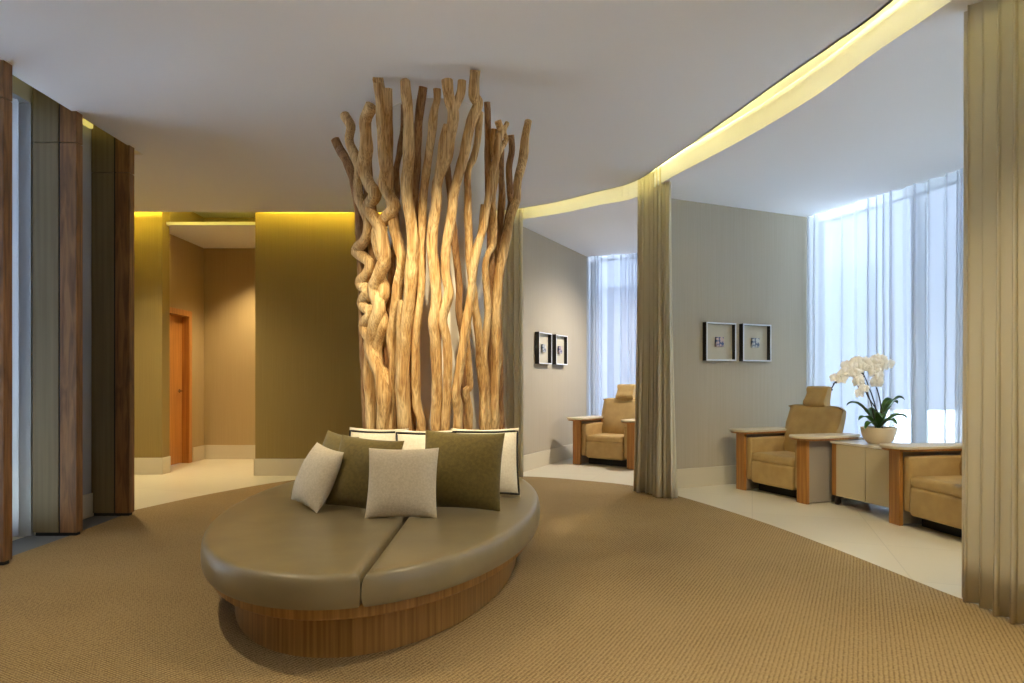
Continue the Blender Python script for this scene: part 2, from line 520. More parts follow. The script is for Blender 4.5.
# ------------------------------------------------------------------ walls
WP = M['wallpaper']
def wall(name, p, q, t, z0=0.0, z1=ROOF, m=WP):
    return struct(MB().slab(p, q, t, z0, z1).build(name, m))
def base(name, p, q, t=-0.015, h=0.21):
    return struct(MB().slab(p, q, t, 0.0, h).build(name, M['baseboard'], bevel=0.003))
FY = 8.2
wall('wall_far', (-3.19, FY), (0.06, FY), 0.16, m=M['amber_cast_wall'])
base('baseboard_far', (-3.20, FY), (0.0, FY))
base('baseboard_jamb', (-3.19, FY + .16), (-3.19, FY - .015))
wall('wall_far_left', (-6.0, 8.3), (-4.40, 8.3), 0.18, m=M['amber_cast_wall'])
base('baseboard_far_left', (-6.0, 8.3), (-4.39, 8.3))
base('baseboard_far_end', (-4.40, 8.285), (-4.40, 8.48))
# hall behind
HX = -4.62
d0, d1, dz = 8.72, 9.47, 2.14
mb = MB()
mb.box(HX - .2, HX, 8.4, d0, 0, ROOF).box(HX - .2, HX, d1, 10.05, 0, ROOF).box(HX - .2, HX, d0, d1, dz, ROOF)
struct(mb.build('wall_hall_left', M['hall_wall']))
wall('wall_hall_back', (HX - .2, 9.9), (-2.9, 9.9), 0.15, m=M['hall_wall'])
wall('wall_hall_right', (-3.0, 9.9), (-3.0, 8.3), 0.15, m=M['hall_wall'])
base('baseboard_hall_back', (HX, 9.9), (-3.0, 9.9))
base('baseboard_hall_left', (HX, d1 + .07), (HX, 9.9))
struct(MB().box(HX, -3.0, 8.40, 9.9, 3.16, 3.2).build('ceiling_hall', M['ceiling']))
# door in the hall's left wall
dr = struct(MB().box(HX - .13, HX - .09, d0 + .045, d1 - .045, 0.008, dz - .045).build('door_1', M['door_wood'], bevel=0.002))
mb = MB()
for y0, y1 in ((d0 - .03, d0 + .05), (d1 - .05, d1 + .03)):
    mb.box(HX - .19, HX + .015, y0, y1, 0, dz - .05)
mb.box(HX - .19, HX + .015, d0 - .03, d1 + .03, dz - .05, dz + .03)
mb.build('door_frame', M['door_wood'], dr, bevel=0.003)
hm = MB()
hm.lathe([(0.026, 0), (0.026, 0.008), (0.010, 0.010), (0.010, 0.05)], 16)
hm.v = [(HX - .09 + z, d1 - .13 + y, 1.03 + x) for x, y, z in hm.v]
hm.tube([(HX - .045, d1 - .13, 1.03), (HX - .04, d1 - .17, 1.03), (HX - .04, d1 - .25, 1.03)], 0.010, 10)
h = hm.build('door_handle', M['chrome'], dr, smooth=40)
h['label'] = 'steel lever handle'

# alcove partitions
W1a, W1b = (0.10, 8.46), (1.24, 10.72)
wall('wall_alcove_left', W1a, W1b, 0.16, z1=ALC + .3)
base('baseboard_alcove_left', W1a, W1b)
def w2(X): return (X, 7.2 + 0.45 * (X - 1.7))
wall('wall_partition', w2(1.58), w2(3.78), 0.14, z1=ALC + .3)
base('baseboard_partition', w2(1.585), w2(3.66))
wall('wall_back', (-6.0, -2.6), (5.5, -2.6), -0.15)
# left wall with one window bay behind the fins
LX = -3.66
mb = MB()
mb.box(LX - .15, LX, -2.7, 3.2, 0, ROOF).box(LX - .15, LX, 5.02, 6.05, 0, ROOF).box(LX - .15, LX, 3.2, 5.02, 3.3, ROOF)
struct(mb.build('wall_left', M['wall_grey']))
base('baseboard_left', (LX, 6.0), (LX, 5.05), 0.018)
wall('wall_corridor', (-6.0, 6.05), (-3.70, 6.05), -0.12)
wall('wall_corridor_left', (-5.4, 8.4), (-5.4, 6.0), -0.12)
wall('wall_alcove_back', (-0.2, 8.36), (-0.2, 8.5), 0.2)

# ------------------------------------------------------------------ windows
def window(name, line, nper, z0=0.0, z1=ALC + .04):
    root = struct(MB().ribbon(line, z1 - .06, z1 + .4, -0.08).build(name, M['alu']))
    MB().ribbon(line, z0, z0 + 0.07, -0.08).build('window_sill', M['alu'], root)
    L = [0.0]
    for a, b in zip(line, line[1:]):
        L.append(L[-1] + (Vector(b) - Vector(a)).length)
    def at(s):
        for i in range(len(L) - 1):
            if s <= L[i + 1] + 1e-6:
                t = (s - L[i]) / (L[i + 1] - L[i])
                return Vector(line[i]).lerp(Vector(line[i + 1]), t)
        return Vector(line[-1])
    for k in range(nper + 1):
        c = at(L[-1] * k / nper)
        e = at(min(L[-1] * k / nper + .01, L[-1])) - at(max(L[-1] * k / nper - .01, 0))
        e.normalize()
        MB().slab(tuple(c - e * .06), tuple(c + e * .06), -0.08, z0 + .07, z1 - .06).build('window_mullion', M['alu'], root)
    for k in range(nper):
        a = at(L[-1] * k / nper); b = at(L[-1] * (k + 1) / nper)
        e = (b - a).normalized()
        a = a + e * .061; b = b - e * .061
        nrm = Vector((e.y, -e.x)) * -0.0
        MB().add([(a.x, a.y, z0 + .07), (b.x, b.y, z0 + .07), (b.x, b.y, z1 - .06), (a.x, a.y, z1 - .06)], [(0, 1, 2, 3)]).build('window_pane', M['glass'], root)
    return root
fa = facade_s[::-1]
cut = min(range(len(fa)), key=lambda i: (Vector(fa[i]) - Vector((3.85, 8.35))).length)
window('window_1', fa[:cut + 1], 8)
window('window_2', fa[cut:], 3)
window('window_3', [(LX - .15, 5.02), (LX - .15, 3.2)], 2, z1=3.3)

# outside
struct(MB().box(-12, 26, -14, 30, -0.5, -0.21).build('ground', M['ground']))
struct(MB().ribbon([(0.5, 12.9), (4.2, 11.5), (5.35, 9.9)], -0.3, 2.93, 0.3).build('wall_outside', M['outside']))

def hedge(line, h, w, label):
    mb = MB(); vs = []; fs = []; K = 14
    P = spline(line, 14)
    for i, p in enumerate(P):
        a = Vector(P[max(i - 1, 0)]); b = Vector(P[min(i + 1, len(P) - 1)])
        e = (b - a).normalized(); nn = Vector((-e.y, e.x))
        for k in range(K + 1):
            t = math.pi * k / K
            c, s_ = math.cos(t), math.sin(t)
            r = 1 + .22 * mnoise.noise((p[0] * 1.3, p[1] * 1.3, k * .5)) + .16 * mnoise.noise((p[0] * 4, p[1] * 4, k * 1.3))
            q = Vector(p) + nn * (w * (abs(c) ** .6) * (1 if c > 0 else -1) * r)
            vs.append((q.x, q.y, -.21 + h * (s_ ** .6) * r))
    for i in range(len(P) - 1):
        for k in range(K):
            a = i * (K + 1) + k
            fs.append((a, a + 1, a + K + 2, a + K + 1))
    o = mb.add(vs, fs).build('hedge', M['hedge'], smooth=70)
    return tag(o, label, 'hedge')
M['hedge'] = mat('hedge_leaves', srgb(58, 70, 48), 0.8, col2=srgb(108, 122, 92), scale=(9, 9, 9), detail=8, bump=1.0, bump_scale=(30, 30, 30))
hedge([(9.6, 1.0), (9.2, 4.0), (8.3, 7.0), (7.2, 9.3)], 1.45, .55, 'low hedge outside, dimly seen through the sheer curtain behind the orchid')

# ------------------------------------------------------------------ curtains
def curtain(path, z0, z1, amp, wl, seed, m, name, flare=0.0, nv=14, drift=0.02, solid=0.0, topamp=0.8, gather=False):
    """pleated cloth hanging along a plan path; wl = pleat length along the path"""
    rnd = random.Random(seed)
    P = [Vector(p) for p in path]
    L = [0.0]
    for a, b in zip(P, P[1:]):
        L.append(L[-1] + (b - a).length)
    tot = L[-1]
    # pleat phases of uneven length
    ph = [0.0]
    while ph[-1] < tot:
        ph.append(ph[-1] + wl * (rnd.choice((.32, .4, .55, .8, 1.3, 1.8)) if gather else rnd.uniform(0.55, 1.5)))
    amps = [rnd.uniform(0.55, 1.25) for _ in ph]
    cols = []
    per = 10
    for i in range(len(ph) - 1):
        for k in range(per):
            s = ph[i] + (ph[i + 1] - ph[i]) * k / per
            if s > tot: break
            cols.append((s, math.sin(2 * math.pi * k / per), amps[i], math.sin(4 * math.pi * k / per)))
    vs, fs = [], []
    nu = len(cols)
    for j in range(nv + 1):
        t = j / nv                      # 0 = bottom
        z = z0 + (z1 - z0) * t
        for s, sn, a, s2 in cols:
            i = max(k for k in range(len(L)) if L[k] <= s + 1e-9)
            i = min(i, len(P) - 2)
            u = (s - L[i]) / max(L[i + 1] - L[i], 1e-6)
            p = P[i].lerp(P[i + 1], u)
            e = (P[i + 1] - P[i]).normalized()
            nn = Vector((-e.y, e.x))
            w = amp * a * (topamp + (1 - topamp) * (1 - t)) * (1 + flare * (1 - t) ** 2)
            dr = drift * mnoise.noise((s * 3 + seed, t * 1.5, seed)) * (1 - t)
            sp = (s - tot / 2) * flare * 0.25 * (1 - t) ** 2
            q = p + nn * (sn * w + dr) + e * (s2 * w * 0.35 + sp)
            vs.append((q.x, q.y, z))
    for j in range(nv):
        for i in range(nu - 1):
            fs.append((j * nu + i, j * nu + i + 1, (j + 1) * nu + i + 1, (j + 1) * nu + i))
    mb = MB().add(vs, fs)
    return mb.build(name, m, smooth=180, solid=solid)

DG = 'beige drapes gathered at the alcove openings'
tag(curtain([(-0.14, 8.03), (0.0, 8.0), (0.13, 7.93)], 0.02, 3.34, 0.035, 0.075, 3, M['drape'], 'drape', flare=.2, solid=.003),
    'narrow beige drape hanging just behind the driftwood screen', 'curtain', DG)
tag(curtain([(1.33, 6.99), (1.465, 6.82), (1.575, 6.57)], 0.02, 3.34, 0.055, 0.075, 7, M['drape'], 'drape', flare=.9, solid=.003),
    'gathered beige drape standing full height between the two alcoves', 'curtain', DG)
tag(curtain([(2.43, 3.55), (2.46, 3.30), (2.48, 3.05), (2.48, 2.6)], 0.02, 3.34, 0.05, 0.085, 11, M['drape'], 'drape', flare=.12, solid=.003),
    'large near beige drape down the right edge of the photo', 'curtain', DG)
SG = 'white sheer curtains over the windows'
tag(curtain(spline([(3.60, 8.03), (4.23, 6.19), (4.72, 4.3), (4.95, 2.0), (5.03, -0.4), (5.03, -2.5)], 6), 0.03, ALC - .005, 0.06, 0.15, 21, M['sheer'], 'sheer_curtain', nv=8, drift=.03, gather=True),
    'white sheer curtain across the bright window behind the orchid', 'curtain', SG)
tag(curtain(spline([(1.20, 10.62), (1.92, 10.33), (2.8, 9.5), (3.42, 8.5)], 6), 0.03, ALC - .005, 0.055, 0.13, 25, M['sheer'], 'sheer_curtain', nv=8, drift=.03, gather=True),
    'sheer grey white curtain behind the far lone recliner', 'curtain', SG)
tag(curtain([(LX - .055, 4.97), (LX - .055, 3.3)], 0.03, 3.29, 0.028, 0.13, 29, M['sheer'], 'sheer_curtain', nv=6, drift=.02),
    'pale blue sheer curtain glimpsed between the brown timber fins', 'curtain', SG)

# ------------------------------------------------------------------ timber fins on the left
def fin(x_r, y_f, label):
    """x_r: room side face, y_f: face towards the camera"""
    t = thing('timber_fin', label, 'fin', (x_r, y_f, 0), 0, 'timber fins along the left wall')
    JZ = 2.99
    for z0, z1 in ((0.035, JZ), (JZ + .006, ROOF - .02)):
        MB().box(-0.125, 0, 0, 0.075, z0, z1).build('post', M['wood_dark'], t, bevel=0.003)
    MB().box(-0.140, -0.125, 0.01, 0.065, 0.02, ROOF - .02).build('shadow_joint', M['black'], t)
    for z0, z1 in ((0.035, JZ), (JZ + .006, ROOF - .02)):
        MB().box(-0.335, -0.140, 0.005, 0.07, z0, z1).build('side_panel', M['fin_panel'], t, bevel=0.002)
    MB().box(-0.32, -0.015, 0.015, 0.065, 0.008, 0.035).build('foot_plate', M['black'], t)
    return t
fin(-3.235, 4.20, 'brown timber fin nearest the camera, cut by the left edge')
fin(-3.30, 5.0, 'middle brown timber fin between the two glimpses of blue')
fin(-3.32, 5.73, 'farthest brown timber fin beside the corridor opening')

# ------------------------------------------------------------------ bench
BC, BA, BB = (-0.80, 4.50), 0.985, 1.86
CC = (-0.60, 5.15)                        # driftwood column centre
def ell(t, a=BA, b=BB):
    return (BC[0] + a * math.cos(t), BC[1] + b * math.sin(t))
bench = thing('oval_bench', 'oval taupe leather bench on an oak plinth around the driftwood column', 'bench', (BC[0], BC[1], 0.01))
def rel(poly): return [(x - BC[0], y - BC[1]) for x, y in poly]
N = 96
MB().prism(rel([ell(2 * math.pi * k / N, BA - .155, BB - .175) for k in range(N)]), 0.0, 0.205).build('plinth', M['oak'], bench, smooth=30)
MB().prism(rel([ell(2 * math.pi * k / N, BA - .045, BB - .045) for k in range(N)]), 0.205, 0.262).build('seat_rim', M['oak'], bench, smooth=30, bevel=0.006)

def offset(poly, d):
    n = len(poly); out = []
    for i in range(n):
        a, b, c = Vector(poly[i - 1]), Vector(poly[i]), Vector(poly[(i + 1) % n])
        e1 = (b - a).normalized(); e2 = (c - b).normalized()
        n1 = Vector((-e1.y, e1.x)); n2 = Vector((-e2.y, e2.x))
        m_ = (n1 + n2)
        m_ = m_ / max(m_.length_squared, 0.3) * 2 if m_.length > 1e-6 else n1
        out.append(tuple(b + m_ * d * 0.5 * (1.0 if True else 0)))
    return out
SX = -0.612
HR = 0.64
def seat_half(side):
    """side -1: left half, +1: right half; seams run along x = SX"""
    g = 0.006 * side
    x = SX + g
    t0 = -math.acos((x - BC[0]) / BA); t1 = -t0
    pts = []
    if side > 0:
        ts = [t0 + (t1 - t0) * k / 60 for k in range(61)]
    else:
        ts = [t1 + (2 * math.pi + t0 - t1) * k / 72 for k in range(73)]
    outer = [ell(t) for t in ts]          # counter-clockwise
    dx = x - CC[0]
    y_off = math.sqrt(HR * HR - dx * dx)
    a0 = math.atan2(y_off, dx); a1 = math.atan2(-y_off, dx)
    if side > 0:
        inner = [a0 + (a1 - a0) * k / 24 for k in range(25)]
    else:
        a1b = a1 + 2 * math.pi
        inner = [a1b + (a0 - a1b) * k / 24 for k in range(25)][::-1]
        inner = [a0 + (a1b - a0) * k / 24 for k in range(25)]
        # left half runs from the front seam ... back seam; inner arc must go back->front reversed
    inn = [(CC[0] + HR * math.cos(a), CC[1] + HR * math.sin(a)) for a in inner]
    def lin(p, q, n_):
        return [(p[0] + (q[0] - p[0]) * k / n_, p[1] + (q[1] - p[1]) * k / n_) for k in range(1, n_)]
    if side > 0:
        # outer front -> back, then back seam, inner back -> front, then front seam
        poly = outer + lin(outer[-1], inn[0], 8) + inn + lin(inn[-1], outer[0], 14)
    else:
        # outer back -> front (ccw through the left), front seam, inner front -> back
        inn = inn[::-1]
        poly = outer + lin(outer[-1], inn[0], 14) + inn + lin(inn[-1], outer[0], 8)
    return poly
def cushion(poly):
    prof = [(0.012, 0.262), (0.0, 0.275), (-0.008, 0.305), (-0.008, 0.335), (-0.004, 0.355), (0.002, 0.372), (0.012, 0.385), (0.026, 0.394), (0.05, 0.399), (0.09, 0.402)]
    mb = MB(); n = len(poly); vs = []; fs = []
    for d, z in prof:
        vs += [(x, y, z) for x, y in rel(offset(poly, d))]
    for i in range(len(prof) - 1):
        for k in range(n):
            k2 = (k + 1) % n
            fs.append((i * n + k, i * n + k2, (i + 1) * n + k2, (i + 1) * n + k))
    top = [Vector((x, y, 0)) for x, y, z in vs[-n:]]
    o_ = (len(prof) - 1) * n
    for tri in tessellate_polygon([top]):
        fs.append(tuple(o_ + i for i in tri))
    for tri in tessellate_polygon([[Vector((x, y, 0)) for x, y, z in vs[:n]]]):
        fs.append(tuple(tri)[::-1])
    return mb.add(vs, fs)
for sd in (-1, 1):
    cushion(seat_half(sd)).build('seat_cushion', M['leather_taupe'], bench, smooth=50)

# ------------------------------------------------------------------ column and driftwood
struct(MB().lathe([(0.385, 0.274), (0.385, CEIL)], 48, (CC[0] + .02, CC[1], 0)).build('column', M['column'], smooth=40))
def zof(y, d): return CAMH + (HOR - y) * d / F
def stick(path, w0, w1, label, depth=0.0, dark=False, fork=None, seed=0, foot=True):
    """path: image rows and columns read off the photograph, put back on the flaring ring round the column"""
    pts = []
    def place(x, y, extra=0.0):
        t = min(max((437 - y) / 350.0, 0), 1)
        R = 0.50 + 0.36 * t
        half = 72 + 26 * t
        u = max(-1, min(1, (x - 434) / half))
        d = CC[1] - R * math.sqrt(max(0, 1 - u * u)) + depth + extra
        if zof(y, d) > CEIL - 0.012:
            d = (CEIL - 0.012 - CAMH) * F / (HOR - y)
        return Vector(((x - 512) / F * d, d, zof(y, d)))
    sm = spline(path, 5)
    P = [place(x, y, 0.012 * mnoise.noise((x * .05, y * .04, seed))) for x, y in sm]
    if foot:
        b = P[-1]
        P += [Vector((b.x, b.y + .01, (b.z + .275) / 2)), Vector((b.x + .005, b.y + .015, 0.2735))]
    n = len(P)
    rad = []
    for i, p in enumerate(P):
        t = i / (n - 1)
        w = (w0 + (w1 - w0) * t) * 1.14
        knot = 1 + 0.16 * max(0, mnoise.noise((p.z * 6.0, seed * 3.1, 1.7))) ** 1.0 + 0.07 * mnoise.noise((p.z * 14, seed, 0))
        rad.append(w * 0.5 * p.y / F * knot)
    b0 = P[-1]
    root = thing('driftwood_pole', label, 'driftwood', (b0.x, b0.y, b0.z), 0, 'driftwood poles around the column')
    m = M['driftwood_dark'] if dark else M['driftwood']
    def loc(Q): return [q - b0 for q in Q]
    MB().tube(loc(P), rad, 10, wob=0.22, seed=seed).build('trunk', m, root, smooth=60, subsurf=0)
    for fk in (fork or []):
        Q = [place(x, y, 0.01) for x, y in spline(fk, 5)]
        MB().tube(loc(Q), [w0 * 0.42 * q.y / F * (1 + .1 * mnoise.noise((q.z * 12, seed, 3))) for q in Q], 9, wob=0.2, seed=seed + 5).build('branch', m, root, smooth=60)
    return root
D = 'driftwood pole'
S = [
 ([(335,139),(340,150),(347,162),(353,177),(357,195),(360,215),(362,250),(364,300),(366,350),(368,400),(370,437)], 7, 12, 'outermost left driftwood pole, its short blunt tip leaning left', .06, True, None),
 ([(345,116),(351,126),(349,140),(354,152),(359,167),(358,190),(363,208),(368,224),(365,240),(356,250),(362,256),(370,263),(368,273),(361,283),(369,292),(362,303),(371,313),(365,326),(371,345),(369,370),(371,400),(372,437)], 8, 11, 'corkscrew driftwood pole second from the left with a hooked bend', -.02, False, None),
 ([(372,106),(365,121),(366,135),(366,150),(364,168),(369,184),(375,195),(368,208),(376,220),(381,233),(383,247),(384,258),(379,275),(374,290),(379,308),(374,330),(371,348),(380,375),(384,400),(382,437)], 11, 12, 'thick kinked driftwood pole third from the left, zigzagging under its blunt top', -.03, False, None),
 ([(378,79),(381,100),(382,130),(383,150),(385,170),(384,185),(389,196),(395,206),(389,215),(381,224),(376,237),(380,252),(385,262),(380,276),(384,292),(378,306),(383,322),(377,340),(377,365),(386,378),(384,400),(383,437)], 9, 12, 'tall driftwood pole at left reaching highest of the left cluster, knotted at mid height', .02, False, None),
 ([(387,89),(388,120),(388,150),(388,180),(391,205),(395,230),(399,245),(402,260),(399,280),(396,303),(392,334),(394,360),(393,378),(392,410),(391,437)], 9, 10, 'driftwood pole touching the right side of the tall left one', .05, False, None),
 ([(404,105),(403,130),(400,150),(396,170),(397,190),(395,210),(396,235),(392,260),(391,290),(388,340),(386,437)], 5, 7, 'thin dark driftwood pole set back behind the left cluster', .12, True, None),
 ([(405,81),(408,110),(409,140),(408,165),(407,190),(410,215),(413,240),(412,262),(410,290),(407,320),(404,350),(403,380),(404,410),(406,437)], 9, 12, 'straight thick driftwood pole left of centre with a pale flat tip', -.02, False, [[(402,300),(400,325),(400,356),(399,389),(401,420),(402,437)]]),
 ([(423,87),(420,110),(417,140),(416,165),(414,200),(414,240),(413,290),(410,340),(411,380),(412,437)], 8, 8, 'brown straight driftwood pole right behind the pale flat tipped one', .06, True, None),
 ([(437,89),(437,100),(434,112),(432,133),(428,160),(424,190),(422,220),(421,250),(421,290),(416,332),(416,378),(417,406),(421,422),(420,437)], 7, 8, 'wavy driftwood pole left of the forked one with a bent tip', .02, False, None),
 ([(447,80),(450,100),(453,114),(450,139),(446,160),(437,183),(436,206),(432,236),(433,260),(437,300),(434,322),(436,345),(437,390),(436,437)], 10, 9, 'central driftwood pole with a forked Y shaped top', -.03, False, [[(462,81),(461,92),(457,102),(453,112)],[(447,125),(443,140),(441,158),(438,180)]]),
 ([(475,70),(474,95),(478,104),(472,120),(467,140),(463,160),(457,180),(453,197),(452,210),(449,230),(446,250),(446,275),(449,293),(443,319),(447,340),(448,360),(447,386),(446,416),(445,437)], 9, 8, 'tallest driftwood pole, its tip highest of all against the ceiling', -.05, False, None),
 ([(447,165),(449,185),(451,205),(453,225),(455,245),(459,284),(459,310),(463,337),(462,360),(464,400),(463,437)], 6, 6, 'slim driftwood pole peeling away low behind the tallest one', .06, True, None),
 ([(480,112),(478,140),(474,158),(468,172),(468,200),(468,225),(469,250),(471,275),(474,299),(478,330),(480,357),(483,392),(484,437)], 6, 8, 'slender jointed driftwood pole right of the tallest one', .01, False, None),
 ([(498,121),(501,132),(498,142),(497,155),(491,180),(488,200),(484,225),(478,245),(473,268),(471,290),(467,320),(463,345),(459,375),(456,393),(458,410),(457,437)], 6, 8, 'driftwood pole slanting down to the left across its neighbours, looped near the tip', -.06, False, [[(507,123),(504,131),(506,140),(501,150),(497,158)]]),
 ([(484,205),(480,240),(474,270),(470,300),(467,335),(468,360),(470,385),(466,392),(469,410),(468,437)], 6, 7, 'short knobbly driftwood pole rising only to mid height, right of centre', .03, False, None),
 ([(487,102),(488,130),(488,165),(489,200),(490,235),(491,270),(493,300),(492,350),(491,400),(490,437)], 6, 7, 'dead straight thin driftwood pole with a square cut top', .07, True, None),
 ([(494,129),(493,150),(496,170),(493,200),(494,228),(493,245),(488,255),(485,269),(487,299),(488,313),(485,340),(484,357),(486,386),(488,427),(488,437)], 5, 7, 'thin crooked driftwood pole beside the dead straight one', .0, False, None),
 ([(511,135),(512,150),(509,168),(510,190),(511,205),(506,230),(502,260),(498,300),(499,350),(500,400),(501,437)], 6, 7, 'dark driftwood pole second from the right edge of the screen', .08, True, None),
 ([(528,122),(525,140),(524,152),(522,165),(518,180),(516,200),(511,215),(507,235),(503,255),(499,275),(497,300),(496,330),(496,365),(494,400),(494,437)], 7, 9, 'outermost right driftwood pole leaning out to the right at the top', .0, False, None),
 ([(501,140),(501,172),(502,194),(500,227),(498,270),(496,310),(499,360),(500,400),(502,437)], 6, 7, 'olive brown driftwood pole mostly hidden behind the right cluster', .14, True, None),
 ([(366,150),(368,180),(372,215),(374,250),(372,290),(376,330),(375,370),(377,437)], 9, 11, 'stout driftwood pole filling the back of the left cluster', .13, True, None),
 ([(429,118),(428,160),(427,210),(428,260),(429,310),(426,360),(428,400),(429,437)], 5, 7, 'dark upright driftwood pole in the gap left of the forked one', .16, True, None),
]
del S[-1]
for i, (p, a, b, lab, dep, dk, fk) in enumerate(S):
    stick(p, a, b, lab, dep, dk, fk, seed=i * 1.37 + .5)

# ------------------------------------------------------------------ scatter cushions
def pillow(label, px, py, w, h, th, yaw, tilt, m, cat_group, piping=False, roll=0.0, zb=0.41, seed=0):
    """px,py: plan position of the middle of the bottom edge; yaw 0 faces the camera"""
    mb = MB(); n = 22; vs = []; fs = []
    def pt(u, v, s):
        x = w / 2 * u * (1 - 0.055 * (1 - v * v))
        y = h / 2 * v * (1 - 0.055 * (1 - u * u))
        a = max(0, 1 - abs(u) ** 2.6); b = max(0, 1 - abs(v) ** 2.6)
        t = th * .56 * (a ** .62) * (b ** .62)
        t *= 1 + 0.10 * mnoise.noise((u * 1.7 + seed, v * 1.7, s))
        return (x, -s * t, y + h / 2)
    for s in (1, -1):
        b0 = len(vs)
        for j in range(n + 1):
            for i in range(n + 1):
                # denser towards the edge
                u = math.sin((i / n - .5) * math.pi); v = math.sin((j / n - .5) * math.pi)
                vs.append(pt(u, v, s))
        for j in range(n):
            for i in range(n):
                a = b0 + j * (n + 1) + i
                q = (a, a + 1, a + n + 2, a + n + 1)
                fs.append(q if s > 0 else q[::-1])
    mb.add(vs, fs)
    me_root = mb.build('scatter_cushion', m, smooth=180)
    bm = bmesh.new(); bm.from_mesh(me_root.data)
    bmesh.ops.remove_doubles(bm, verts=bm.verts, dist=0.0004)
    bmesh.ops.recalc_face_normals(bm, faces=bm.faces)
    bm.to_mesh(me_root.data); bm.free()
    me_root.rotation_mode = 'XYZ'
    R = Matrix.Rotation(yaw, 4, 'Z') @ Matrix.Rotation(-tilt, 4, 'X') @ Matrix.Translation((0, 0, h / 2)) @ Matrix.Rotation(roll, 4, 'Y') @ Matrix.Translation((0, 0, -h / 2))
    zs = min((R @ Vector(v.co)).z for v in me_root.data.vertices)
    me_root.matrix_world = Matrix.Translation((px, py, zb - zs)) @ R
    tag(me_root, label, 'cushion', cat_group)
    if piping:
        loop = []
        K = 20
        for a, b in (((-1, -1), (1, -1)), ((1, -1), (1, 1)), ((1, 1), (-1, 1)), ((-1, 1), (-1, -1))):
            for k in range(K):
                t = k / K
                u = .955 * (a[0] + (b[0] - a[0]) * t); v = .90 * (a[1] + (b[1] - a[1]) * t)
                loop.append(pt(u, v, 1))
        loop.append(loop[0])
        for yy in (-0.0,):
            c = MB().tube([(x, y - 0.001, z) for x, y, z in loop], 0.0075, 8, cap=False).build('piping', M['piping'], me_root, smooth=60)
            c['label'] = 'black piping round the edge'
    return me_root
CG = 'scatter cushions on the oval bench'
r_ = math.radians
pillow('cream linen cushion in the middle, in front of all the others', -0.63, 3.74, .41, .41, .15, r_(2), r_(20), M['cream_cloth'], CG, seed=1)
pillow('large olive cushion right of the middle cream one', -0.31, 3.95, .50, .48, .17, r_(-4), r_(18), M['olive_cloth'], CG, seed=2, roll=r_(2))
pillow('large olive cushion left of the middle cream one', -0.92, 3.94, .46, .44, .16, r_(-22), r_(18), M['olive_cloth'], CG, seed=3, roll=r_(3))
pillow('small cream linen cushion leaning at the far left', -1.255, 4.00, .37, .385, .15, r_(-46), r_(24), M['cream_cloth'], CG, seed=4, roll=r_(6))
pillow('ivory cushion with black piping at the far right', -0.17, 4.36, .46, .47, .17, r_(6), r_(12), M['white_cloth'], CG, piping=True, seed=5)
pillow('ivory cushion with black piping behind the two olive ones, near the middle', -0.55, 4.35, .46, .46, .14, r_(3), r_(10), M['white_cloth'], CG, piping=True, seed=6)
pillow('ivory cushion with black piping peeping out behind the left olive one', -0.93, 4.47, .44, .46, .14, r_(-14), r_(8), M['white_cloth'], CG, piping=True, seed=7)
pillow('olive cushion of which only a corner shows at the back left', -1.21, 4.40, .38, .42, .14, r_(-42), r_(12), M['olive_cloth'], CG, seed=8, roll=r_(4))

